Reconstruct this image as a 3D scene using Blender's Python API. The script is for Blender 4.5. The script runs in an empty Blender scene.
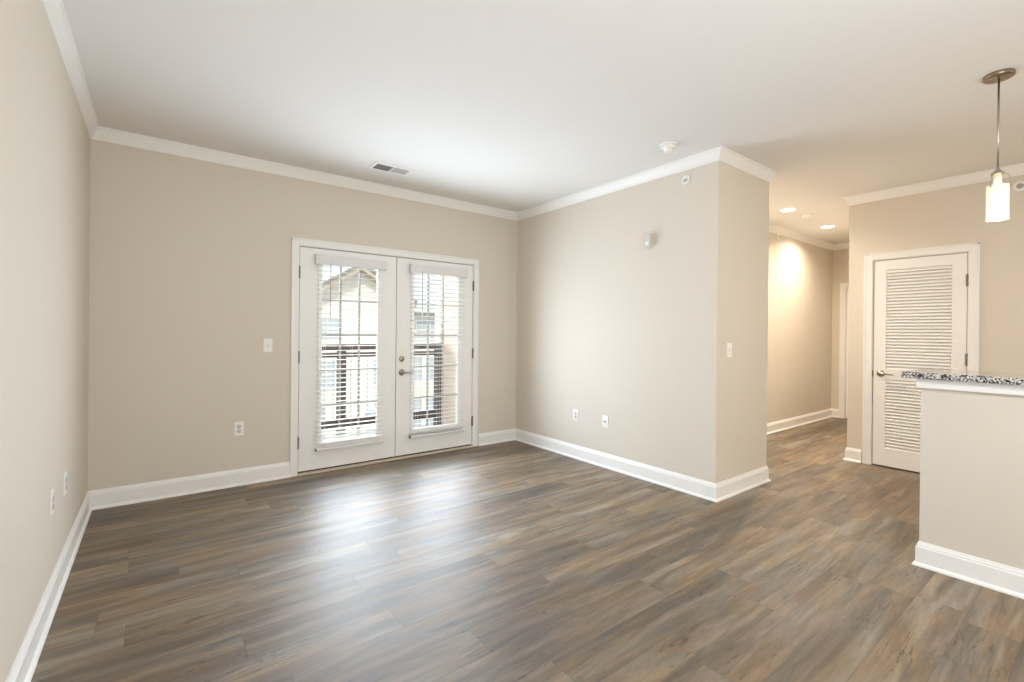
import bpy, bmesh, math, random
from mathutils import Vector, Matrix
random.seed(7)
C = bpy.context.scene.collection
R = math.radians

# ------------------------------------------------------------------ camera
cam_d = bpy.data.cameras.new('camera'); cam = bpy.data.objects.new('camera', cam_d); C.objects.link(cam)
cam_d.sensor_width = 36; cam_d.lens = 467.917 * 36 / 1024
cam_d.shift_y = -(341 - 333.41) / 1024
cam_d.clip_start = 0.05; cam_d.clip_end = 200
yw, pt, rl = R(37.1745), R(-0.1167), R(0.5359)
fw = Vector((math.sin(yw)*math.cos(pt), math.cos(yw)*math.cos(pt), math.sin(pt)))
rt = Vector((math.cos(yw), -math.sin(yw), 0)); up = rt.cross(fw)
r2 = rt*math.cos(rl) + up*math.sin(rl); u2 = up*math.cos(rl) - rt*math.sin(rl)
m = Matrix((r2, u2, -fw)).transposed().to_4x4(); m.translation = Vector((0.3857, -4.4491, 1.287))
cam.matrix_world = m
bpy.context.scene.camera = cam

# ------------------------------------------------------------------ exposure, sky, lights
sc = bpy.context.scene
vs = sc.view_settings
vs.view_transform = 'Standard'; vs.look = 'None'; vs.gamma = 1; vs.use_curve_mapping = False
vs.exposure = 0.0
sc.cycles.max_bounces = 14; sc.cycles.diffuse_bounces = 8; sc.cycles.glossy_bounces = 5
sc.cycles.transparent_max_bounces = 24; sc.cycles.transmission_bounces = 8
sc.cycles.sample_clamp_indirect = 8

wd = bpy.data.worlds.new('overcast_sky'); sc.world = wd; wd.use_nodes = True
bg = wd.node_tree.nodes['Background']
bg.inputs[0].default_value = (0.93, 0.965, 1.0, 1); bg.inputs[1].default_value = 1.25

def lamp(name, kind, loc, energy, col, direction=None, **kw):
    d = bpy.data.lights.new(name, kind); d.energy = energy; d.color = col
    for k, v in kw.items(): setattr(d, k, v)
    o = bpy.data.objects.new(name, d); C.objects.link(o); o.location = loc
    if direction is not None:
        o.rotation_euler = Vector(direction).to_track_quat('-Z', 'Y').to_euler()
    return o
DAY = (0.86, 0.93, 1.0); WARM = (1.0, 0.79, 0.55)
# bright sky beyond the balcony, coming in through the french doors
SEL, SAZ = R(20), R(6)
lamp('bright_sky', 'SUN', (2, 8, 6), 18.0, DAY, (-math.sin(SAZ)*math.cos(SEL), -math.cos(SAZ)*math.cos(SEL), -math.sin(SEL)), angle=R(85))
# fill lamps added behind the camera to brighten the ceiling
lamp('ceiling_fill', 'AREA', (1.2, -5.6, 1.5), 66, (0.93, 0.96, 1.0), (0.15, 0.45, 0.85), shape='DISK', size=1.2)
lamp('ceiling_fill_spot', 'SPOT', (0.8, -6.4, 1.3), 55, (0.93, 0.96, 1.0), (1.6, 4.6, 1.25), spot_size=R(75), spot_blend=1.0, shadow_soft_size=.4)
# spots added inside the french doors, standing in for daylight through the blinds
for bx in (1.64, 1.84, 2.04, 2.56, 2.76, 2.96):
    for bz in (.45, .72, .99, 1.26, 1.53, 1.80):
        lamp('door_daylight_fill', 'SPOT', (bx, -.11, bz), 5.9, (0.76, 0.87, 1.0), (0, -1, 0), spot_size=R(176), spot_blend=.9, shadow_soft_size=0)
# sun on the houses opposite
lamp('sun', 'SUN', (0, -10, 20), 2.3, (1.0, 0.95, 0.88), (0.35, 0.75, -0.75), angle=R(2))
# fill panel added in the unseen kitchen, no window behind it
lamp('kitchen_fill', 'AREA', (5.0, -7.8, 1.6), 18, (1.0, .90, 0.76), (0.0, 1, 0.1), shape='RECTANGLE', size=1.6, size_y=1.2)
RECESS = [(6.11, -2.09, 1), (7.39, -2.05, 1), (5.32, -1.98, 1), (4.9, -5.0, 1), (4.9, -6.4, 1), (2.0, -6.0, 0)]  # the pier-corner light and the last one are unseen, added as fill

# ------------------------------------------------------------------ materials
def mat(name, col, rough=0.5, metal=0.0, spec=0.5, emit=None, estr=0, bump=None):
    M = bpy.data.materials.new(name); M.use_nodes = True
    nt = M.node_tree; b = nt.nodes['Principled BSDF']
    b.inputs['Base Color'].default_value = (*col, 1); b.inputs['Roughness'].default_value = rough
    b.inputs['Metallic'].default_value = metal; b.inputs['Specular IOR Level'].default_value = spec
    if emit: b.inputs['Emission Color'].default_value = (*emit, 1); b.inputs['Emission Strength'].default_value = estr
    if bump:
        sc_, st = bump
        tc = nt.nodes.new('ShaderNodeTexCoord'); n = nt.nodes.new('ShaderNodeTexNoise'); n.inputs['Scale'].default_value = sc_
        n.inputs['Detail'].default_value = 3
        bp = nt.nodes.new('ShaderNodeBump'); bp.inputs['Strength'].default_value = st; bp.inputs['Distance'].default_value = 0.002
        nt.links.new(tc.outputs['Object'], n.inputs['Vector']); nt.links.new(n.outputs['Fac'], bp.inputs['Height'])
        nt.links.new(bp.outputs['Normal'], b.inputs['Normal'])
    return M
def s2l(r, g, b):
    f = lambda c: (c/255/12.92 if c/255 <= .04045 else ((c/255+.055)/1.055)**2.4)
    return (f(r), f(g), f(b))
M_wall = mat('beige_wall_paint', s2l(217, 209, 196), 0.75, spec=0.25, bump=(260, 0.12))
M_ceil = mat('white_ceiling_paint', s2l(232, 231, 228), 0.9, spec=0.1, bump=(180, 0.15))
M_trim = mat('white_trim_paint', s2l(240, 239, 236), 0.35, spec=0.45)
M_door = mat('white_door_paint', s2l(242, 241, 238), 0.4, spec=0.4)
M_blind = mat('white_blind', s2l(240, 240, 240), 0.45)
M_val = mat('blind_valance_white', s2l(228, 227, 225), .45)
M_plate = mat('white_plastic', s2l(242, 240, 236), 0.35)
M_socket = mat('grey_plastic', s2l(212, 209, 204), 0.4)
M_dark = mat('dark_slot', (0.02, 0.02, 0.02), 0.6)
M_nickel = mat('brushed_nickel', s2l(176, 170, 162), 0.28, 1.0)
M_bronze = mat('canopy_nickel', s2l(150, 136, 118), 0.33, 1.0)
M_hinge = mat('satin_hinge', s2l(150, 148, 144), 0.35, 1.0)
M_thresh = mat('tan_threshold', s2l(206, 194, 176), 0.5)
M_strip = mat('dark_weather_strip', s2l(70, 68, 64), .8)
M_sweep = mat('brown_door_sweep', s2l(74, 56, 42), 0.7)
M_rail = mat('dark_brown_railing', s2l(70, 56, 50), 0.5)
M_cord = mat('white_cord', s2l(225, 225, 222), 0.8)
M_wand = mat('grey_wand', s2l(130, 130, 128), 0.3)
M_muntin = mat('backlit_muntin', s2l(168, 165, 158), 0.5)  # backlit shade put into the muntin colour
M_shingle = mat('grey_shingles', s2l(150, 146, 140), 0.9, bump=(30, .5))
M_soffit = mat('tan_soffit', s2l(206, 190, 166), 0.8)
M_gutter = mat('grey_green_gutter', s2l(140, 142, 126), 0.6)
M_extglass = mat('exterior_window_glass', s2l(196, 204, 208), 0.1)
M_deck = mat('balcony_deck_boards', s2l(112, 104, 98), 0.8, bump=(40, .4))
M_ground = mat('asphalt', s2l(84, 84, 82), 0.9, bump=(4, .6))
M_glow = mat('lit_diffuser', (1, 1, 1), 0.5, emit=(1.0, 0.9, 0.74), estr=9)
M_shade = mat('lit_opal_glass', s2l(250, 240, 220), 0.25, emit=(1.0, 0.83, 0.58), estr=.50)
M_grille = mat('grey_grille', s2l(172, 170, 164), 0.5)
M_device = mat('taupe_plastic', s2l(206, 203, 193), 0.45)

M_glass = bpy.data.materials.new('window_glass'); M_glass.use_nodes = True
nt = M_glass.node_tree; nt.nodes.clear()
o_ = nt.nodes.new('ShaderNodeOutputMaterial'); mx = nt.nodes.new('ShaderNodeMixShader')
tr = nt.nodes.new('ShaderNodeBsdfTransparent'); gl = nt.nodes.new('ShaderNodeBsdfGlossy'); fr = nt.nodes.new('ShaderNodeFresnel')
tr.inputs[0].default_value = (0.95, 0.97, 0.96, 1); gl.inputs['Roughness'].default_value = 0.02; fr.inputs[0].default_value = 1.4
nt.links.new(fr.outputs[0], mx.inputs[0]); nt.links.new(tr.outputs[0], mx.inputs[1]); nt.links.new(gl.outputs[0], mx.inputs[2])
nt.links.new(mx.outputs[0], o_.inputs[0])

class NT:
    def __init__(s, M): s.t = M.node_tree
    def n(s, typ, **kw):
        x = s.t.nodes.new('ShaderNode' + typ)
        for k, v in kw.items(): setattr(x, k, v)
        return x
    def l(s, a, b): s.t.links.new(a, b)
    def math(s, op, a, b=None, c=None):
        x = s.n('Math', operation=op)
        for i, v in enumerate((a, b, c)):
            if v is None: continue
            if isinstance(v, (int, float)): x.inputs[i].default_value = v
            else: s.l(v, x.inputs[i])
        return x.outputs[0]
    def xyz(s, x, y, z=0):
        c = s.n('CombineXYZ')
        for i, v in enumerate((x, y, z)):
            if isinstance(v, (int, float)): c.inputs[i].default_value = v
            else: s.l(v, c.inputs[i])
        return c.outputs[0]
    def noise(s, vec, scale, detail=2, rough=.5, dist=0):
        x = s.n('TexNoise'); x.inputs['Scale'].default_value = scale; x.inputs['Detail'].default_value = detail
        x.inputs['Roughness'].default_value = rough; x.inputs['Distortion'].default_value = dist
        s.l(vec, x.inputs['Vector']); return x.outputs['Fac']
    def ramp(s, fac, stops):
        x = s.n('ValToRGB'); e = x.color_ramp.elements
        while len(e) > 1: e.remove(e[-1])
        for i, (p, c) in enumerate(stops):
            k = e[0] if i == 0 else e.new(p)
            k.position = p; k.color = (*c, 1) if len(c) == 3 else c
        s.l(fac, x.inputs[0]); return x.outputs[0]
    def mix(s, fac, a, b, typ='MIX'):
        x = s.n('Mix', data_type='RGBA', blend_type=typ)
        if isinstance(fac, (int, float)): x.inputs[0].default_value = fac
        else: s.l(fac, x.inputs[0])
        for i, v in ((6, a), (7, b)):
            if isinstance(v, tuple): x.inputs[i].default_value = (*v, 1)
            else: s.l(v, x.inputs[i])
        return x.outputs[2]

def plank_floor():
    M = mat('vinyl_plank_floor', (.3, .3, .3), 0.35); g = NT(M); b = M.node_tree.nodes['Principled BSDF']
    tc = g.n('TexCoord'); sp = g.n('SeparateXYZ'); g.l(tc.outputs['Object'], sp.inputs[0])
    x, y = sp.outputs[0], sp.outputs[1]
    PW, PL = 0.182, 1.22
    v = g.math('DIVIDE', y, PW); row = g.math('FLOOR', v); fy = g.math('FRACT', v)
    wn = g.n('TexWhiteNoise', noise_dimensions='1D'); g.l(row, wn.inputs['W'])
    u = g.math('ADD', g.math('DIVIDE', x, PL), g.math('MULTIPLY', wn.outputs['Value'], 7.3))
    col = g.math('FLOOR', u); fx = g.math('FRACT', u)
    w2 = g.n('TexWhiteNoise', noise_dimensions='2D'); g.l(g.xyz(col, row), w2.inputs['Vector'])
    rnd = w2.outputs['Value']; sc3 = g.n('SeparateXYZ'); g.l(w2.outputs['Color'], sc3.inputs[0])
    ra, rb = sc3.outputs[0], sc3.outputs[1]
    ox = g.math('MULTIPLY', ra, 37.0); oy = g.math('MULTIPLY', rb, 53.0)
    X = g.math('ADD', x, ox); Y = g.math('ADD', y, oy)
    # broad cloudy figure along the plank, fine grain, cracks
    big = g.noise(g.xyz(g.math('MULTIPLY', X, 1.25), g.math('MULTIPLY', Y, 11.0)), 1.0, 5, .66, .45)
    med = g.noise(g.xyz(g.math('MULTIPLY', X, 4.0), g.math('MULTIPLY', Y, 55.0)), 1.0, 6, .75, .25)
    fine = g.noise(g.xyz(g.math('MULTIPLY', X, 14.0), g.math('MULTIPLY', Y, 260.0)), 1.0, 3, .7, .2)
    warm = g.noise(g.xyz(g.math('MULTIPLY', X, 1.6), g.math('MULTIPLY', Y, 6.0), 5.0), 1.0, 3, .6, .6)
    crk = g.noise(g.xyz(g.math('MULTIPLY', X, 1.1), g.math('MULTIPLY', Y, 13.0), 9.0), 1.0, 4, .6, .35)
    gate = g.noise(g.xyz(g.math('MULTIPLY', X, 1.7), g.math('MULTIPLY', Y, 3.0), 3.0), 1.0, 2, .5, 0)
    tone = g.ramp(big, [(0.26, s2l(82, 73, 62)), (0.45, s2l(120, 109, 95)), (0.58, s2l(148, 137, 121)), (0.74, s2l(178, 167, 150))])
    brown = g.ramp(big, [(0.26, s2l(90, 67, 44)), (0.45, s2l(134, 106, 72)), (0.58, s2l(160, 132, 94)), (0.74, s2l(184, 158, 120))])
    wm = g.math('MULTIPLY', g.ramp(warm, [(0.38, (0, 0, 0)), (0.62, (1, 1, 1))]), 0.85)
    c = g.mix(wm, tone, brown)
    per = g.math('MULTIPLY_ADD', rnd, 0.36, 0.47)
    mm = g.math('MULTIPLY_ADD', med, 1.15, 0.42); ff = g.math('MULTIPLY_ADD', fine, 0.60, 0.70)
    k = g.math('MULTIPLY', g.math('MULTIPLY', per, mm), ff)
    cr = g.math('ABSOLUTE', g.math('SUBTRACT', crk, 0.5))
    crm = g.math('MULTIPLY', g.math('SUBTRACT', 1.0, g.math('SMOOTH_MIN', g.math('DIVIDE', cr, 0.010), 1.0, 0.1)), g.ramp(gate, [(0.49, (0, 0, 0)), (0.57, (1, 1, 1))]))
    k = g.math('MULTIPLY', k, g.math('MULTIPLY_ADD', crm, -0.75, 1.0))
    # bevelled joints
    jy = g.math('MINIMUM', fy, g.math('SUBTRACT', 1.0, fy)); jx = g.math('MINIMUM', fx, g.math('SUBTRACT', 1.0, fx))
    gy = g.math('LESS_THAN', jy, 0.006); gx = g.math('LESS_THAN', jx, 0.0012)
    gap = g.math('MAXIMUM', gy, gx)
    k = g.math('MULTIPLY', k, g.math('MULTIPLY_ADD', gap, -0.38, 1.0))
    kk = g.xyz(k, k, k)
    c = g.mix(1.0, c, kk, 'MULTIPLY')
    g.l(c, b.inputs['Base Color'])
    g.l(g.math('MULTIPLY_ADD', med, 0.12, 0.44), b.inputs['Roughness'])
    b.inputs['Specular IOR Level'].default_value = 1.0
    h = g.math('SUBTRACT', g.math('ADD', g.math('MULTIPLY', med, .5), g.math('MULTIPLY', fine, .3)), g.math('MULTIPLY', gap, 1.0))
    bp = g.n('Bump'); bp.inputs['Strength'].default_value = 0.35; bp.inputs['Distance'].default_value = 0.0012
    g.l(h, bp.inputs['Height']); g.l(bp.outputs[0], b.inputs['Normal'])
    return M
M_floor = plank_floor()

def granite():
    M = mat('speckled_granite', (.5, .5, .5), 0.06); g = NT(M); b = M.node_tree.nodes['Principled BSDF']
    tc = g.n('TexCoord'); vo = g.n('TexVoronoi'); vo.inputs['Scale'].default_value = 150; g.l(tc.outputs['Object'], vo.inputs['Vector'])
    s = g.n('SeparateXYZ'); g.l(vo.outputs['Color'], s.inputs[0])
    n2 = g.noise(tc.outputs['Object'], 60, 2)
    c = g.ramp(g.math('ADD', g.math('MULTIPLY', s.outputs[0], .8), g.math('MULTIPLY', n2, .25)), [(0.0, s2l(30, 29, 30)), (0.38, s2l(52, 50, 50)), (0.48, s2l(126, 122, 118)), (0.66, s2l(186, 182, 176)), (0.92, s2l(222, 219, 212))])
    g.l(c, b.inputs['Base Color']); return M
M_granite = granite()

def siding(name, col, pitch=0.12, axis=2, depth=.6):
    M = mat(name, col, .7); g = NT(M); b = M.node_tree.nodes['Principled BSDF']
    tc = g.n('TexCoord'); sp = g.n('SeparateXYZ'); g.l(tc.outputs['Object'], sp.inputs[0])
    f = g.math('FRACT', g.math('DIVIDE', sp.outputs[axis], pitch))
    line = g.math('LESS_THAN', f, 0.10)
    g.l(g.mix(g.math('MULTIPLY', line, .35), col, tuple(c*.45 for c in col)), b.inputs['Base Color'])
    bp = g.n('Bump'); bp.inputs['Strength'].default_value = depth; bp.inputs['Distance'].default_value = .012
    g.l(g.math('SUBTRACT', 1.0, f), bp.inputs['Height']); g.l(bp.outputs[0], b.inputs['Normal'])
    return M
M_cream = siding('cream_siding', s2l(243, 238, 227), .15)
M_peach = siding('peach_siding', s2l(234, 212, 194), .12)

# ------------------------------------------------------------------ mesh helpers
def newbm(): return bmesh.new()
def box(bm, x0, x1, y0, y1, z0, z1, bev=0.0, seg=2):
    x0, x1 = min(x0, x1), max(x0, x1); y0, y1 = min(y0, y1), max(y0, y1); z0, z1 = min(z0, z1), max(z0, z1)
    v = [bm.verts.new((x, y, z)) for x in (x0, x1) for y in (y0, y1) for z in (z0, z1)]
    F = [(0, 1, 3, 2), (4, 6, 7, 5), (0, 4, 5, 1), (2, 3, 7, 6), (0, 2, 6, 4), (1, 5, 7, 3)]
    fs = [bm.faces.new([v[i] for i in f]) for f in F]
    if bev > 0:
        es = list({e for f in fs for e in f.edges})
        bmesh.ops.bevel(bm, geom=es, offset=bev, segments=seg, affect='EDGES', profile=.6)
    return bm
def cyl(bm, p0, p1, r0, r1=None, n=24, cap=True):
    r1 = r0 if r1 is None else r1
    p0, p1 = Vector(p0), Vector(p1); d = (p1 - p0).normalized()
    a = d.orthogonal().normalized(); b = d.cross(a)
    A = []; B = []
    for i in range(n):
        t = 2*math.pi*i/n; o = a*math.cos(t) + b*math.sin(t)
        A.append(bm.verts.new(p0 + o*r0)); B.append(bm.verts.new(p1 + o*r1))
    for i in range(n):
        j = (i+1) % n; f = bm.faces.new((A[i], A[j], B[j], B[i])); f.smooth = n > 8
    if cap: bm.faces.new(list(reversed(A))); bm.faces.new(B)
    return bm
def lathe(bm, prof, origin=(0, 0, 0), axis='z', n=32):
    rings = []
    o = Vector(origin)
    for r, h in prof:
        ring = []
        for i in range(n if r > 1e-6 else 1):
            t = 2*math.pi*i/n; c, s = r*math.cos(t), r*math.sin(t)
            p = Vector((c, s, h)) if axis == 'z' else Vector((c, -h, s))   # axis 'y': h grows towards -Y
            ring.append(bm.verts.new(o + p))
        rings.append(ring)
    for A, B in zip(rings, rings[1:]):
        for i in range(n):
            j = (i+1) % n
            q = [A[i % len(A)], A[j % len(A)], B[j % len(B)], B[i % len(B)]]
            q = list(dict.fromkeys(q))
            if len(q) >= 3:
                f = bm.faces.new(q); f.smooth = True
    return bm
def tube(bm, pts, r, n=10):
    pts = [Vector(p) for p in pts]; rings = []
    a = (pts[1]-pts[0]).normalized().orthogonal().normalized()
    for i, p in enumerate(pts):
        d = (pts[min(i+1, len(pts)-1)] - pts[max(i-1, 0)]).normalized()
        a = (a - d*a.dot(d)).normalized(); b = d.cross(a)
        rr = r[i] if isinstance(r, (list, tuple)) else r
        rings.append([bm.verts.new(p + (a*math.cos(2*math.pi*k/n) + b*math.sin(2*math.pi*k/n))*rr) for k in range(n)])
    for A, B in zip(rings, rings[1:]):
        for k in range(n):
            f = bm.faces.new((A[k], A[(k+1) % n], B[(k+1) % n], B[k])); f.smooth = True
    bm.faces.new(list(reversed(rings[0]))); bm.faces.new(rings[-1])
    return bm
def obj(name, bm, m, parent=None, loc=None):
    bmesh.ops.recalc_face_normals(bm, faces=bm.faces[:])
    me = bpy.data.meshes.new(name); bm.to_mesh(me); bm.free()
    if m: me.materials.append(m)
    o = bpy.data.objects.new(name, me); C.objects.link(o)
    if parent is not None: o.parent = parent
    if loc is not None: o.location = loc
    return o
def struct(name, bm, m, loc=None):
    o = obj(name, bm, m, None, loc); o['kind'] = 'structure'; return o
def thing(name, label, cat, loc=(0, 0, 0), rz=0, group=None):
    o = bpy.data.objects.new(name, None); C.objects.link(o); o.empty_display_size = .05
    o.location = loc; o.rotation_euler = (0, 0, rz); o['label'] = label; o['category'] = cat
    if group: o['group'] = group
    return o
def copy_tree(o, parent=None):
    c = o.copy(); C.objects.link(c); c.parent = parent
    for ch in list(o.children): copy_tree(ch, c)
    return c

# ------------------------------------------------------------------ room shell
H = 2.715; W = 3.829; YL = -2.527; XE = 4.672; YH = -1.612; XH = 8.881; XC = 6.079; YC = -2.694; YB = -8.0
T = 0.12; XK = 3.811; YK = -3.744
struct('floor', box(newbm(), -T, XH+T, YB-T, T*0.9, -0.1, 0), M_floor)
struct('ceiling', box(newbm(), -T, XH+T, YB-T, T, H, H+0.1), M_ceil)
struct('wall_left', box(newbm(), -T, 0, YB, 0, 0, H), M_wall)
DX0, DX1, DZ = 1.368, 3.226, 2.056      # rough opening of the french doors
bm = newbm(); box(bm, -T, DX0, 0, T, 0, H); box(bm, DX1, W+T, 0, T, 0, H); box(bm, DX0, DX1, 0, T, DZ, H)
struct('wall_back', bm, M_wall)
struct('wall_right', box(newbm(), W, W+T, YL, 0, 0, H), M_wall)
struct('wall_pier', box(newbm(), W+T, XE, YL, YL+T, 0, H), M_wall)
struct('wall_hall_entry', box(newbm(), XE-T, XE, YL+T, YH, 0, H), M_wall)
struct('wall_hall_left', box(newbm(), XE-T, XH+T, YH, YH+T, 0, H), M_wall)
bm = newbm(); HD0, HD1 = -1.79, -2.55
box(bm, XH, XH+T, HD0, YH, 0, H); box(bm, XH, XH+T, YC, HD1, 0, H); box(bm, XH, XH+T, HD1, HD0, 2.04, H)
struct('wall_hall_end', bm, M_wall)
struct('wall_hall_right', box(newbm(), XC+T, XH, YC-T, YC, 0, H), M_wall)
CD0, CD1, CDZ = -2.885, -3.605, 2.052
bm = newbm(); box(bm, XC, XC+T, YC, CD0, 0, H); box(bm, XC, XC+T, CD1, YB, 0, H); box(bm, XC, XC+T, CD0, CD1, CDZ, H)
struct('wall_closet', bm, M_wall)
bm = newbm(); box(bm, XC+T, XC+0.9, -3.86, -3.80, 0, H); box(bm, XC+0.9, XC+0.96, -3.86, YC-T, 0, H)
struct('wall_closet_inside', bm, M_wall)
bm = newbm(); wx0, wx1, wz0, wz1 = 0.55, 3.25, 0.6, 2.4
box(bm, -T, wx0, YB-T, YB, 0, H); box(bm, wx1, XC+T, YB-T, YB, 0, H); box(bm, wx0, wx1, YB-T, YB, 0, wz0); box(bm, wx0, wx1, YB-T, YB, wz1, H)
struct('wall_rear', bm, M_wall)
struct('wall_rear_window_reveal', box(newbm(), wx0, wx1, YB-T-0.03, YB-T, wz0, wz1), M_trim)
# breakfast-bar half wall with its end turned to the hall
struct('wall_bar', box(newbm(), XK, XK+0.125, -6.6, YK, 0, 1.05), M_wall)
bm = newbm(); box(bm, XK-0.018, XK+0.143, -6.6, YK+0.018, 0.998, 1.05, .003)
struct('trim_bar', bm, M_trim)

# baseboards and crown moulding, mitred at every corner (room on the right hand of the walk)
PATH = [(0, YB), (0, 0), (W, 0), (W, YL), (XE, YL), (XE, YH), (XH, YH), (XH, YC), (XC, YC), (XC, YB)]
NAMES = ['left', 'back', 'right', 'pier', 'hall_entry', 'hall_left', 'hall_end', 'hall_right', 'closet']
def corner_offsets(path):
    P = [Vector(p) for p in path]; out = []
    for i, p in enumerate(P):
        ns = []
        if i > 0: d = (P[i]-P[i-1]).normalized(); ns.append(Vector((d.y, -d.x)))
        if i < len(P)-1: d = (P[i+1]-P[i]).normalized(); ns.append(Vector((d.y, -d.x)))
        n = ns[0] if len(ns) == 1 else (ns[0]+ns[1])/(1+ns[0].dot(ns[1]))
        out.append(n)
    return P, out
def moulding(bm, a, na, b, nb, prof):
    A = [bm.verts.new((a.x+na.x*o, a.y+na.y*o, z)) for o, z in prof]
    B = [bm.verts.new((b.x+nb.x*o, b.y+nb.y*o, z)) for o, z in prof]
    n = len(prof)
    for i in range(n):
        j = (i+1) % n; bm.faces.new((A[i], A[j], B[j], B[i]))
    bm.faces.new(A); bm.faces.new(list(reversed(B)))
BASE = [(0, 0), (.027, 0), (.027, .006), (.0235, .013), (.018, .018), (.014, .020), (.014, .104), (.0105, .110), (.0105, .117), (.007, .122), (.004, .131), (.003, .135), (0, .135)]
CROWN = [(0, H-.086), (.005, H-.086), (.007, H-.079), (.012, H-.074), (.014, H-.066), (.021, H-.052), (.030, H-.034), (.037, H-.020), (.038, H-.013), (.046, H-.010), (.048, H-.001), (.048, H), (0, H)]
P, N = corner_offsets(PATH)
for i, nm in enumerate(NAMES):
    bm = newbm(); moulding(bm, P[i], N[i], P[i+1], N[i+1], CROWN); struct('trim_crown_' + nm, bm, M_trim)
    d = (P[i+1]-P[i]).normalized(); n = Vector((d.y, -d.x))
    cuts = {'back': [(1.325, 3.289)], 'hall_end': [(-HD0+YH-.065, -HD1+YH+.065)], 'closet': [(-CD0+YC-.065+.0, -CD1+YC+.065)]}.get(nm, [])
    bm = newbm(); s = 0; L = (P[i+1]-P[i]).length; sa, na = P[i], N[i]
    for c0, c1 in cuts:
        moulding(bm, sa, na, P[i]+d*c0, n, BASE); sa, na = P[i]+d*c1, n
    moulding(bm, sa, na, P[i+1], N[i+1], BASE); struct('baseboard_' + nm, bm, M_trim)
kp, kn = corner_offsets([(XK+.125, -6.6), (XK+.125, YK), (XK, YK), (XK, -6.6)])
# walk the bar wall so its room side lies outside
kn = [-v for v in corner_offsets([(XK, -6.6), (XK, YK), (XK+.125, YK), (XK+.125, -6.6)])[1]]
kp = corner_offsets([(XK, -6.6), (XK, YK), (XK+.125, YK), (XK+.125, -6.6)])[0]
bm = newbm()
for i in range(3): moulding(bm, kp[i], kn[i], kp[i+1], kn[i+1], BASE)
struct('baseboard_bar', bm, M_trim)

# ------------------------------------------------------------------ door casings
def casing(name, lo, hi, top, w, place):
    """flat stepped casing in local frame: wall face is y=0, room at -y"""
    bm = newbm()
    for a, b in ((lo-w, lo), (hi, hi+w)):
        box(bm, a, b, -.014, 0, 0, top+w, .003); 
    box(bm, lo, hi, -.014, 0, top, top+w, .003)
    box(bm, lo-w, lo-w+.016, -.019, -.010, 0, top+w, .003); box(bm, hi+w-.016, hi+w, -.019, -.010, 0, top+w, .003)
    box(bm, lo-w, hi+w, -.019, -.010, top+w-.016, top+w, .003)
    # jamb liner with stop
    for a, b in ((lo-.012, lo+.006), (hi-.006, hi+.012)):
        box(bm, a, b, -.004, T, 0, top)
    box(bm, lo, hi, -.004, T, top-.006, top+.012)
    ws = newbm(); box(ws, lo+.005, lo+.024, .050, .066, 0, top); box(ws, hi-.024, hi-.005, .050, .066, 0, top); box(ws, lo, hi, .050, .066, top-.028, top-.005)
    o = struct(name, bm, M_trim); obj('weather_strip', ws, M_strip, o); o.location = place[0]; o.rotation_euler = (0, 0, place[1]); return o
casing('trim_door_french', 1.380, 3.214, 2.044, .060, ((0, 0, 0), 0))
RX = R(-90)    # frame for walls that face -X:  local x runs along -Y
casing('trim_door_closet', .203, .899, 2.040, .068, ((XC, YC, 0), RX))
casing('trim_door_hall', -HD0+YH, -HD1+YH, 2.035, .070, ((XH, YH, 0), RX))
# hall-end door, mostly hidden: a plain white slab in its frame
dh = bpy.data.objects.new('door_4', None); C.objects.link(dh); dh['kind'] = 'structure'; dh.location = (XH, YH, 0); dh.rotation_euler = (0, 0, RX)
bm = newbm(); box(bm, -HD0+YH+.008, -HD1+YH-.008, .03, .065, .008, 2.027, .002)
for a, b, c, d_ in ((.30, .58, .25, .95), (.64, .87, .25, .95), (.30, .58, 1.1, 1.9), (.64, .87, 1.1, 1.9)):
    box(bm, a, b, .024, .032, c, d_, .004)
obj('slab', bm, M_door, dh)

# threshold of the french doors
bm = newbm(); box(bm, 1.386, 3.208, -.030, T+.02, 0.0, .016, .004)
struct('trim_threshold', bm, M_thresh)

# ------------------------------------------------------------------ hinges / handles
def hinge(parent, x, z, side, y=0.0):
    bm = newbm()
    for k in range(5):
        z0 = z-.051+k*.0206; cyl(bm, (x, y-.008, z0), (x, y-.008, z0+.0196), .0075, n=14)
    cyl(bm, (x, y-.008, z-.056), (x, y-.008, z-.051), .005, n=12); cyl(bm, (x, y-.008, z+.052), (x, y-.008, z+.057), .005, n=12)
    box(bm, x, x+side*.012, y-.0025, y, z-.05, z+.05)
    return obj('hinge', bm, M_hinge, parent)
def lever(parent, x, z, y, d):
    bm = newbm(); lathe(bm, [(0, 0), (.032, 0), (.033, .004), (.029, .010), (.014, .013), (.012, .045), (0, .046)], (x, y, z), 'y')
    ro = obj('lever_handle', bm, M_nickel, parent)
    bm = newbm()
    pts = [(x, y-.040, z), (x+d*.02, y-.046, z), (x+d*.05, y-.048, z-.001), (x+d*.08, y-.047, z-.004), (x+d*.108, y-.042, z-.009)]
    tube(bm, pts, [.009, .0095, .008, .007, .006], 12)
    obj('lever', bm, M_nickel, ro)

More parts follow.
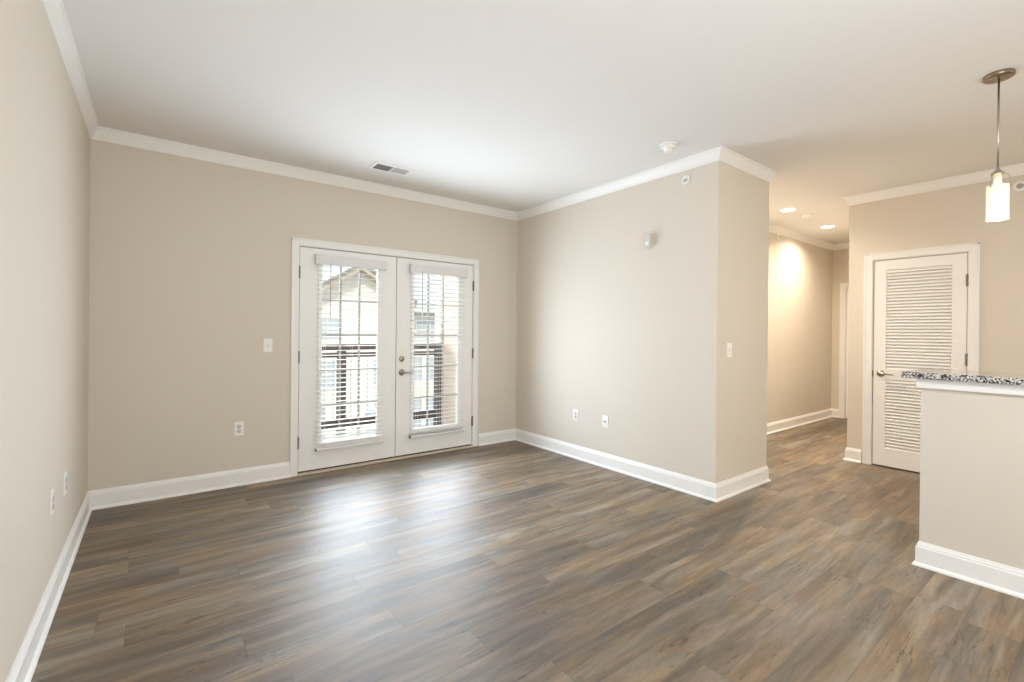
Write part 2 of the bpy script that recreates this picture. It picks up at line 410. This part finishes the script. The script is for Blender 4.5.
# ------------------------------------------------------------------ french doors
def french_leaf(name, x0, x1, hx, hs):
    d = bpy.data.objects.new(name, None); C.objects.link(d); d['kind'] = 'structure'; d.location = (0, 0, 0)
    gx0 = (x0+x1)/2 - .268; gx1 = gx0 + .536; gz0, gz1 = .275, 1.898; y0, y1 = .004, .048; z0, z1 = .030, 2.0315
    bm = newbm()
    box(bm, x0, gx0, y0, y1, z0, z1, .0015); box(bm, gx1, x1, y0, y1, z0, z1, .0015)
    box(bm, gx0, gx1, y0, y1, z0, gz0); box(bm, gx0, gx1, y0, y1, gz1, z1)
    obj('slab', bm, M_door, d)
    # raised lite frame
    bm = newbm(); w = .028
    box(bm, gx0-w, gx0+.008, y0-.009, y0+.004, gz0-w, gz1+w, .004); box(bm, gx1-.008, gx1+w, y0-.009, y0+.004, gz0-w, gz1+w, .004)
    box(bm, gx0+.008, gx1-.008, y0-.009, y0+.004, gz0-w, gz0+.008, .004); box(bm, gx0+.008, gx1-.008, y0-.009, y0+.004, gz1-.008, gz1+w, .004)
    obj('lite_frame', bm, M_door, d)
    bm = newbm(); box(bm, gx0, gx1, .024, .028, gz0, gz1); obj('glass', bm, M_glass, d)
    bm = newbm()
    for k in (1, 2):
        x = gx0 + (gx1-gx0)*k/3; box(bm, x-.009, x+.009, .018, .034, gz0, gz1, .002)
    for k in range(1, 5):
        z = gz0 + (gz1-gz0)*k/5; box(bm, gx0, gx1, .019, .033, z-.009, z+.009, .002)
    obj('muntins', bm, M_muntin, d)
    bm = newbm(); box(bm, x0+.004, x1-.004, .008, .044, .017, .030); obj('door_sweep', bm, M_sweep, d)
    for z in (1.805, 1.05, .29): hinge(d, hx, z, hs)
    return d
LX0, LX1, RX0, RX1 = 1.3915, 2.2965, 2.3040, 3.2025
french_leaf('door_1', LX0, LX1, 1.3845, 1)
dr = french_leaf('door_2', RX0, RX1, 3.2095, -1)
lever(dr, 2.362, .872, .004, 1)
bm = newbm(); lathe(bm, [(0, 0), (.029, 0), (.030, .005), (.024, .014), (.013, .017), (0, .017)], (2.362, .004, 1.008), 'y')
db = obj('deadbolt', bm, M_nickel, dr)
bm = newbm(); box(bm, 2.359, 2.365, -.030, -.012, .995, 1.021, .002); obj('thumb_turn', bm, M_hinge, db)
bm = newbm(); box(bm, 2.286, 2.315, .0485, .062, .034, 2.030, .001)
obj('astragal', bm, M_strip, dr)

# ------------------------------------------------------------------ blinds on the doors
def blind(x0, x1, label, tilt, zfree, rail_dx=0):
    b = thing('window_blind', label, 'blind', ((x0+x1)/2, -.008, 1.93), 0, 'white blinds on the french doors')
    w = (x1-x0)/2; yb = -.004
    bm = newbm()
    box(bm, -w, w, yb-.062, yb-.052, -.046, .042, .004); box(bm, -w, -w+.008, yb-.056, yb, -.046, .042, .002); box(bm, w-.008, w, yb-.056, yb, -.046, .042, .002)
    box(bm, -w, w, yb-.060, yb-.048, .030, .044, .004)
    obj('valance', bm, M_val, b)
    bm = newbm(); box(bm, -w+.012, w-.012, yb-.046, yb-.002, -.030, .022, .002); obj('head_rail', bm, M_blind, b)
    zb = .215-1.93
    bm = newbm(); sw = w-.018; yc = yb-.026
    pitch = .0425; z = -.060; zs = []
    while z > zfree-1.93: zs.append(z); z -= pitch
    nfree = len(zs)
    while z > zb+.024: zs.append(z); z -= .036 if tilt < 5 else .013
    for i, z in enumerate(zs):
        a = R(tilt + random.uniform(-1.2, 1.2) + (-17 + 6*math.sin(i*2) if i >= nfree and tilt < 5 else 0))
        cy, sy = math.cos(a)*.0245, math.sin(a)*.0245
        sx = random.uniform(-.001, .001)
        top = []
        for xx in (-sw+sx, sw+sx):
            for t, dz in ((-1, 0), (0, .0018), (1, 0)):
                for th in (-.0013, .0013):
                    top.append(bm.verts.new((xx, yc + t*cy, z - t*sy*1 + dz + th)))
        def q(*ix): bm.faces.new([top[k] for k in ix])
        q(1, 3, 9, 7); q(3, 5, 11, 9); q(0, 6, 8, 2); q(2, 8, 10, 4); q(0, 1, 7, 6); q(4, 10, 11, 5); q(0, 2, 3, 1); q(2, 4, 5, 3); q(6, 7, 9, 8); q(8, 9, 11, 10)
    obj('slats', bm, M_blind, b)
    bm = newbm(); box(bm, -sw, sw, yc-.025, yc+.025, zb-.008, zb+.008, .003); br = obj('bottom_rail', bm, M_blind, b)
    bm = newbm(); box(bm, -sw-.003, -sw+.0, yc-.026, yc+.026, zb-.010, zb+.010, .001); obj('end_cap', bm, M_hinge, br)
    bm = newbm()
    for fx in (-.78, 0, .78):
        for yy in (yc-.0262, yc+.0262): cyl(bm, (sw*fx, yy, zb), (sw*fx, yy, -.03), .0011, n=6)
    obj('ladder_cords', bm, M_cord, b)
    bm = newbm(); xw = -w+.125
    cyl(bm, (xw, yc-.034, -.03), (xw, yc-.034, -.42), .0032, n=8)
    wa = obj('tilt_wand', bm, M_wand, b)
    bm = newbm(); lathe(bm, [(0, -.53), (.0065, -.525), (.006, -.45), (.0035, -.42), (0, -.42)], (xw, yc-.034, 0), 'z', 12); obj('tassel', bm, M_plate, wa)
    for hx in (-sw-.002, sw-.010): obj('hold_down_bracket', box(newbm(), hx, hx+.012, yc-.006, yc+.030, zb-.018, zb-.006, .001), M_hinge, b)
    return b
blind(1.512, 2.172, 'white horizontal blind on the left french door, its lowest slats tilted down', 0, .39)
blind(2.424, 3.092, 'white horizontal blind on the right french door beside the door lever, hanging straight', 9, .27)

# ------------------------------------------------------------------ closet door with louvres
dc = bpy.data.objects.new('door_3', None); C.objects.link(dc); dc['kind'] = 'structure'; dc.location = (XC, YC, 0); dc.rotation_euler = (0, 0, RX)
a0, a1 = .2145, .8880; y0, y1 = .004, .039
lx0, lx1 = a0+.098, a1-.098; panels = [(.180, .862), (.962, 1.935)]
bm = newbm()
box(bm, a0, lx0, y0, y1, .012, 2.029, .0015); box(bm, lx1, a1, y0, y1, .012, 2.029, .0015)
box(bm, lx0, lx1, y0, y1, .012, panels[0][0]); box(bm, lx0, lx1, y0, y1, panels[0][1], panels[1][0]); box(bm, lx0, lx1, y0, y1, panels[1][1], 2.029)
obj('slab', bm, M_door, dc)
for z0, z1 in panels:
    bm = newbm(); n = round((z1-z0)/.0305); p = (z1-z0)/n
    for k in range(n):
        zc = z0 + p*(k+.5)
        # slat falls towards the room
        v = [bm.verts.new((xx, yy, zz)) for xx in (lx0, lx1) for yy, zz in ((y0+.003, zc-.0150), (y0+.003, zc-.0085), (y1-.004, zc+.0215), (y1-.004, zc+.0150))]
        for f in ((0, 1, 2, 3), (7, 6, 5, 4), (0, 4, 5, 1), (1, 5, 6, 2), (2, 6, 7, 3), (3, 7, 4, 0)): bm.faces.new([v[i] for i in f])
    obj('louvre_panel', bm, M_door, dc)
for z in (1.785, 1.085, .29): hinge(dc, a1+.004, z, -1)
lever(dc, .277, .917, .002, 1)
bm = newbm(); box(bm, a0-.006, a0+.001, -.002, .02, .885, .945, .001); obj('latch', bm, mat('dark_latch', s2l(70, 62, 54), .35, 1), dc)

# ------------------------------------------------------------------ wall plates
def plate_bm(w=.070, h=.115, t=.0055):
    return box(newbm(), -w/2, w/2, -t, 0, -h/2, h/2, .0025)
def screws(bm, zs, y=-.006):
    for z in zs: cyl(bm, (0, y+.001, z), (0, y-.001, z), .003, n=12)
    return bm
def outlet(label, loc, rz):
    t = thing('wall_outlet', label, 'outlet', loc, rz, 'duplex wall outlets'); obj('cover_plate', plate_bm(), M_plate, t)
    for dz in (.0195, -.0195):
        bm = newbm(); lathe(bm, [(0, 0), (.0165, 0), (.0165, .003), (.015, .004), (0, .004)], (0, -.0050, dz), 'y', 24)
        r_ = obj('receptacle', bm, M_socket, t)
        bm = newbm(); box(bm, -.0075, -.0055, -.0096, -.0085, dz-.001, dz+.008); box(bm, .0055, .0075, -.0096, -.0085, dz-.001, dz+.007); cyl(bm, (0, -.0085, dz-.008), (0, -.0096, dz-.008), .0025, n=10)
        obj('slots', bm, M_dark, r_)
    obj('screw', screws(newbm(), (0,)), M_nickel, t); return t
def switch(label, loc, rz):
    t = thing('light_switch', label, 'light switch', loc, rz, 'toggle light switches'); obj('cover_plate', plate_bm(), M_plate, t)
    bm = newbm(); box(bm, -.0055, .0055, -.0065, -.004, -.0125, .0125); obj('toggle_slot', bm, M_socket, t)
    bm = newbm(); v = [(-.004, -.006, -.004), (.004, -.006, -.004), (.004, -.006, .006), (-.004, -.006, .006), (-.003, -.018, .006), (.003, -.018, .006), (.003, -.017, .011), (-.003, -.017, .011)]
    V = [bm.verts.new(p) for p in v]
    for f in ((0, 1, 2, 3), (4, 5, 6, 7), (0, 1, 5, 4), (1, 2, 6, 5), (2, 3, 7, 6), (3, 0, 4, 7)): bm.faces.new([V[i] for i in f])
    obj('toggle', bm, M_plate, t); [obj('screw', screws(newbm(), (q,)), M_plate, t) for q in (.030, -.030)]; return t
switch('white toggle light switch on the back wall, left of the french doors', (1.141, 0, 1.158), 0)
switch('white toggle light switch on the short beige pier beside the hall opening', (4.012, YL, 1.163), 0)
outlet('white duplex outlet low on the back wall, left of the french doors', (.931, 0, .470), 0)
LR = R(90)
outlet('white duplex outlet on the left wall, the nearer one to the viewer', (0, -1.447, .482), LR)
outlet('white duplex outlet on the left wall, the one nearer the back corner', (0, -1.060, .468), LR)
outlet('white duplex outlet on the right wall, nearer the back corner', (W, -1.012, .444), RX)
t = thing('cable_wall_plate', 'white wall plate with one small dark cable jack, low on the right wall', 'wall plate', (W, -1.410, .438), RX)
obj('cover_plate', plate_bm(), M_plate, t)
bm = newbm(); lathe(bm, [(0, 0), (.0075, 0), (.0075, .004), (.0048, .004), (.0048, .012), (0, .012)], (0, -.005, 0), 'y', 18); obj('cable_jack', bm, mat('dark_jack', s2l(80, 78, 76), .4, .6), t)
[obj('screw', screws(newbm(), (q,)), M_plate, t) for q in (.042, -.042)]
# boxy device high on the right wall
t = thing('wall_sounder', 'small boxy off-white alarm sounder mounted high on the right wall', 'alarm', (W, -1.905, 2.100), RX)
obj('back_plate', box(newbm(), -.031, .031, -.006, 0, -.060, .060, .002), M_plate, t)
obj('housing', box(newbm(), -.033, .033, -.046, -.005, -.062, .062, .004), M_device, t)
bm = newbm(); box(bm, -.022, .022, -.048, -.045, .004, .040, .001); obj('sounder_grille', bm, M_socket, t)
bm = newbm(); box(bm, -.016, .016, -.051, -.045, -.040, -.008, .003); obj('strobe_lens', bm, M_plate, t)

def sprinkler(label, loc, rz):
    t = thing('wall_sprinkler', label, 'sprinkler', loc, rz, 'sidewall sprinklers')
    bm = newbm(); lathe(bm, [(.038, 0), (.040, .003), (.036, .010), (.022, .013), (.018, .006), (0, .006)], (0, 0, 0), 'y', 28); obj('escutcheon', bm, M_plate, t)
    bm = newbm(); cyl(bm, (0, -.004, 0), (0, -.020, 0), .009, n=14)
    tube(bm, [(0, -.018, .009), (0, -.026, .010), (0, -.034, .003)], .0018, 8); tube(bm, [(0, -.018, -.009), (0, -.026, -.010), (0, -.034, -.003)], .0018, 8)
    h_ = obj('sprinkler_head', bm, mat('sprinkler_metal', s2l(196, 194, 190), .35, .6), t)
    bm = newbm(); cyl(bm, (0, -.020, 0), (0, -.033, 0), .0045, n=10); obj('fusible_bulb', bm, M_hinge if 'hall' in label else mat('dark_bulb', (.03, .03, .03), .3), h_)
    bm = newbm(); cyl(bm, (0, -.034, 0), (0, -.0355, 0), .010, n=16); obj('deflector', bm, M_plate, t)
    return t
sprinkler('round white sidewall sprinkler high on the right wall, just under the crown moulding', (W, -2.247, 2.549), RX)
sprinkler('small sidewall sprinkler high on the lit hall wall under the crown moulding', (6.971, YH, 2.592), 0)

# round cap with grey centre on the closet wall
t = thing('round_wall_vent', 'round white cap with grey centre, high on the closet wall behind the pendant lamp', 'vent', (XC, -3.895, 2.540), RX)
bm = newbm(); lathe(bm, [(.022, .009), (.025, .011), (.038, .009), (.043, .003), (.043, 0)], (0, 0, 0), 'y', 36); obj('ring', bm, M_plate, t)
bm = newbm(); lathe(bm, [(0, .006), (.016, .007), (.0225, .008)], (0, 0, 0), 'y', 30)
for k in range(3): lathe(bm, [(.004+.006*k, .007), (.005+.006*k, .010), (.006+.006*k, .010), (.007+.006*k, .007)], (0, 0, 0), 'y', 30)
obj('grille', bm, M_grille, t)

# ------------------------------------------------------------------ ceiling fittings
t = thing('ceiling_vent', 'white rectangular ceiling air register near the back wall, one half given a shaded tone', 'vent', (2.02, -.520, H))
fx, fy_ = .150, .066
bm = newbm()
box(bm, -fx-.03, -fx, -fy_-.03, fy_+.03, -.007, 0, .002); box(bm, fx, fx+.03, -fy_-.03, fy_+.03, -.007, 0, .002)
box(bm, -fx, fx, -fy_-.03, -fy_, -.007, 0, .002); box(bm, -fx, fx, fy_, fy_+.03, -.007, 0, .002); box(bm, -.006, .006, -fy_, fy_, -.007, 0)
obj('frame', bm, M_plate, t)
for s in (-1, 1):
    bm = newbm(); 
    for k in range(9):
        x = s*(.015+.0155*k+.004); dx = .0045*s*(1 if s > 0 else -1)
        v = []
        tx = -.0055 if s < 0 else .0080
        for yy in (-fy_, fy_):
            for a, z in ((x-.0008-tx, -.0075), (x+.0008-tx, -.0075), (x+.0008+tx, -.0008), (x-.0008+tx, -.0008)):
                v.append(bm.verts.new((a, yy, z)))
        for f in ((0, 1, 2, 3), (7, 6, 5, 4), (0, 4, 5, 1), (1, 5, 6, 2), (2, 6, 7, 3), (3, 7, 4, 0)): bm.faces.new([v[i] for i in f])
    obj('louvre_bank', bm, mat('register_shaded_half', s2l(120, 119, 113), .6) if s < 0 else mat('register_lit_half', s2l(244, 244, 242), .5), t)  # vane shading put into the colour: one bank darker, the other lighter
bm = newbm(); box(bm, -fx, fx, -fy_, fy_, -.0007, 0.0); obj('duct_backing', bm, mat('duct_grey', s2l(90, 89, 85), .8), t)

t = thing('smoke_detector', 'white domed smoke detector on the ceiling near the right wall', 'smoke detector', (3.455, -2.335, H))
bm = newbm(); lathe(bm, [(.066, 0), (.066, -.008), (.062, -.011), (0, -.011)]); obj('base', bm, M_plate, t)
bm = newbm(); lathe(bm, [(.055, -.011), (.054, -.022), (.047, -.030), (.036, -.034), (.034, -.052), (.026, -.056), (0, -.056)]); obj('dome', bm, M_plate, t)
bm = newbm()
for k in range(16):
    a = 2*math.pi*k/16; cyl(bm, (.0545*math.cos(a), .0545*math.sin(a), -.020), (.0545*math.cos(a), .0545*math.sin(a), -.013), .0035, n=6)
obj('air_slots', bm, M_socket, t)
t = thing('hall_smoke_detector', 'small flat white detector on the hall ceiling between the two recessed lights', 'smoke detector', (6.532, -2.115, H))
bm = newbm(); lathe(bm, [(.062, 0), (.062, -.012), (.050, -.024), (.030, -.028), (0, -.028)]); obj('dome', bm, M_plate, t)
bm = newbm(); lathe(bm, [(.066, 0), (.066, -.006), (.060, -.006)]); obj('base', bm, M_socket, t)

first = None
labs = ['lit recessed hall ceiling light in view, the nearer of the pair', 'lit recessed hall ceiling light in view, the farther of the pair', 'added recessed fill light, unseen round the corner of the beige pier',
        'lit recessed kitchen ceiling light over the bar', 'lit recessed kitchen ceiling light at the back of the kitchen', 'added recessed fill light, unseen behind the viewer']
for i, (x, y, wflag) in enumerate(RECESS):
    if first is None:
        t = first = thing('recessed_light', labs[0], 'ceiling light', (x, y, H), 0, 'recessed ceiling lights')
        bm = newbm(); lathe(bm, [(.092, 0), (.092, -.004), (.086, -.007), (.074, -.005), (.072, -.001)]); obj('trim_ring', bm, M_plate, t)
        bm = newbm(); lathe(bm, [(.0735, -.003), (.050, -.0045), (0, -.005)]); obj('diffuser', bm, M_glow, t)
    else:
        t = copy_tree(first); t['label'] = labs[i]; t.location = (x, y, H)
    lamp(('hall_lamp', 'hall_lamp', 'hall_lamp', 'kitchen_lamp', 'kitchen_lamp', 'living_fill')[i], 'AREA', (x, y, H-.012), (20, 18, 21, 10, 6, 76)[i], (1.0, .88, .74) if wflag else (.92, .95, 1.0), (0, 0, -1), shape='DISK', size=.13, spread=R(150) if i < 3 else R(180))

# ------------------------------------------------------------------ pendant lamp
PX, PY = 4.026, -4.011
t = thing('pendant_lamp', 'lit pendant lamp with a cylindrical opal glass shade on a nickel rod over the bar', 'pendant lamp', (PX, PY, H))
bm = newbm(); lathe(bm, [(.063, 0), (.064, -.016), (.060, -.021), (.046, -.0225), (0, -.023)], n=40); ca = obj('canopy', bm, M_bronze, t)
for s in (-1, 1): obj('canopy_screw', lathe(newbm(), [(.0045, -.022), (.005, -.026), (.003, -.028), (0, -.028)], (s*.042*.8, -s*.042*.6, 0), n=12), M_nickel, ca)
bm = newbm(); cyl(bm, (0, 0, -.02), (0, 0, 2.195-H), .0048, n=14); obj('rod', bm, M_nickel, t)
bm = newbm(); lathe(bm, [(.005, 2.212-H), (.009, 2.203-H), (.010, 2.196-H), (.018, 2.188-H), (.029, 2.178-H), (.030, 2.172-H), (.016, 2.170-H), (0, 2.170-H)]); fi = obj('fitter', bm, M_nickel, t)
for k in range(3):
    bm = newbm()
    a = 2*math.pi*k/3 + .6
    c, s = math.cos(a), math.sin(a)
    tube(bm, [(c*.027, s*.027, 2.174-H), (c*.040, s*.040, 2.163-H), (c*.048, s*.048, 2.140-H), (c*.048, s*.048, 2.100-H)], .0016, 8)
    cyl(bm, (c*.0425, s*.0425, 2.102-H), (c*.053, s*.053, 2.102-H), .0035, n=10)
    obj('shade_arm', bm, M_nickel, t)
bm = newbm(); cyl(bm, (0, 0, 2.171-H), (0, 0, 2.095-H), .0165, n=20); obj('socket', bm, mat('lit_socket', s2l(240, 228, 205), .4, emit=(1, .85, .62), estr=.15), t)
bm = newbm(); z0, z1 = 1.926-H, 2.110-H
lathe(bm, [(.0450, z0), (.0450, z1), (.0425, z1), (.0425, z0), (.0450, z0)], n=48); obj('shade', bm, M_shade, t)
bm = newbm(); lathe(bm, [(0, 2.095-H), (.014, 2.09-H), (.018, 2.05-H), (.029, 2.01-H), (.030, 1.985-H), (.020, 1.962-H), (0, 1.955-H)], n=20); obj('bulb', bm, mat('lit_bulb', (1, 1, 1), .5, emit=(1, .82, .55), estr=18), t)
lamp('pendant_light', 'POINT', (PX, PY, 1.90), 6, WARM, shadow_soft_size=.05)

# ------------------------------------------------------------------ granite bar top
bm = newbm(); box(bm, XK-.046, XK+.355, -6.6, -3.664, 1.0505, 1.086, .004)
o = obj('bar_countertop', bm, M_granite); o['label'] = 'black and white speckled granite slab on top of the breakfast bar half wall'; o['category'] = 'countertop'

# ------------------------------------------------------------------ balcony and the houses opposite
struct('floor_balcony', box(newbm(), .2, 3.80, T+.03, 1.95, -.22, -.12), M_deck)
bm = newbm(); box(bm, 3.80, 3.98, T, 1.95, -.4, 3.2); struct('wall_balcony', bm, M_peach)
bm = newbm(); box(bm, 3.772, 3.80, 1.85, 1.97, -.4, 3.2); struct('trim_balcony_corner', bm, M_trim)
t = thing('balcony_railing', 'dark brown balcony railing seen through the french doors', 'railing', (2.0, 1.72, -.12))
bz = .12
bm = newbm(); box(bm, -1.75, 1.77, -.045, .045, 1.035+bz, 1.115+bz, .006); obj('top_rail', bm, M_rail, t)
bm = newbm(); box(bm, -1.75, 1.77, -.020, .020, .945+bz, 1.005+bz, .004); obj('sub_rail', bm, M_rail, t)
bm = newbm(); box(bm, -1.75, 1.77, -.030, .030, .020+bz, .150+bz, .004); obj('bottom_rail', bm, M_rail, t)
for x in (.292, 1.70, -1.7):
    bm = newbm(); box(bm, x-.048, x+.048, -.048, .048, 0, 1.035+bz, .003); obj('post', bm, M_rail, t)
x = -1.60
while x < 1.62:
    if abs(x-.292) > .06:
        bm = newbm(); cyl(bm, (x, 0, .12+bz), (x, 0, .957+bz), .004, n=8, cap=False); obj('baluster', bm, M_grille, t)
    x += .112

struct('ground', box(newbm(), -30, 50, 2.5, 60, -6.2, -6.0), M_ground)
t = thing('neighbouring_house', 'cream sided house with a gabled roof opposite, seen through the blinds', 'house', (6.7, 14, -6))
def L(z): return z+6
bm = newbm()
PKX, PKZ, SL, HW = 0.0, 3.66, .60, 1.85
# gable wing
v = [(-HW, 0), (HW, 0), (HW, L(PKZ-SL*HW)), (0, L(PKZ)), (-HW, L(PKZ-SL*HW))]
A = [bm.verts.new((x, 0, z)) for x, z in v]; B = [bm.verts.new((x, 6, z)) for x, z in v]
bm.faces.new(A); bm.faces.new(list(reversed(B)))
for i in range(5): bm.faces.new((A[i], A[(i+1) % 5], B[(i+1) % 5], B[i]))
obj('gable_wall', bm, M_cream, t)
bm = newbm(); box(bm, -12, -HW, .4, 7, 0, L(2.0)); box(bm, HW, 14, .4, 7, 0, L(2.0)); obj('side_wall', bm, M_cream, t)
bm = newbm(); box(bm, HW, 14.2, -.05, .4, L(2.0), L(2.13)); box(bm, -12.2, -HW, -.05, .4, L(2.0), L(2.13)); obj('gutter', bm, M_gutter, t)
for s, nm in ((-1, 'roof'), (1, 'roof')):
    bm = newbm(); e = HW+.45
    pr = [(0, PKZ+.16), (0, PKZ+.30), (s*e, PKZ+.30-SL*e), (s*e, PKZ+.16-SL*e)]
    A = [bm.verts.new((x, -.55, L(z))) for x, z in pr]; B = [bm.verts.new((x, 6, L(z))) for x, z in pr]
    bm.faces.new(A); bm.faces.new(list(reversed(B)))
    for i in range(4): bm.faces.new((A[i], A[(i+1) % 4], B[(i+1) % 4], B[i]))
    ro = obj(nm, bm, M_shingle, t)
    bm = newbm(); pr = [(0, PKZ), (0, PKZ+.16), (s*e, PKZ+.16-SL*e), (s*e, PKZ-SL*e)]
    A = [bm.verts.new((x, -.50, L(z))) for x, z in pr]; B = [bm.verts.new((x, 0, L(z))) for x, z in pr]
    bm.faces.new(A); bm.faces.new(list(reversed(B)))
    for i in range(4): bm.faces.new((A[i], A[(i+1) % 4], B[(i+1) % 4], B[i]))
    obj('rake_board', bm, M_soffit, ro)
bm = newbm(); box(bm, -HW-.02, HW+.02, -.03, .02, L(.60), L(.82)); box(bm, HW, 14, .37, .42, L(.60), L(.82)); obj('belt_course', bm, M_trim, t)
def hwin(x0, x1, z0, z1, y=0, bars=1):
    bm = newbm(); w = .07
    box(bm, x0-w, x0, y-.04, y+.02, z0-w, z1+w); box(bm, x1, x1+w, y-.04, y+.02, z0-w, z1+w); box(bm, x0, x1, y-.04, y+.02, z0-w, z0); box(bm, x0, x1, y-.04, y+.02, z1, z1+w)
    mz = (z0+z1)/2; box(bm, x0, x1, y-.03, y+.02, mz-.03, mz+.03)
    for k in range(1, bars+1):
        xx = x0+(x1-x0)*k/(bars+1); box(bm, xx-.012, xx+.012, y-.026, y+.02, z0, z1)
    for k in (.25, .75): zz = z0+(z1-z0)*k; box(bm, x0, x1, y-.026, y+.02, zz-.012, zz+.012)
    f = obj('window', bm, M_trim, t)
    bm = newbm(); box(bm, x0, x1, y-.012, y-.002, z0, z1); obj('pane', bm, M_extglass, f)
for x0, x1, z0, z1 in ((5.0, 5.45, .95, 1.75), (5.57, 6.0, .95, 1.75), (5.2, 5.85, -.9, .1), (7.35, 7.8, -.9, .1), (5.2, 5.5, -2.9, -1.6), (7.0, 7.6, -3.2, -1.9)):
    hwin(x0-6.7, x1-6.7, L(z0), L(z1))
for x0, x1, z0, z1 in ((9.35, 9.85, .98, 1.75), (10.0, 10.4, .98, 1.75), (9.2, 9.6, -.85, .15), (9.78, 10.15, -.85, .15), (9.2, 9.6, -2.9, -1.7), (9.8, 10.2, -2.9, -1.7)):
    hwin((x0-6.7)*1.03, (x1-6.7)*1.03, L(z0), L(z1), .4)
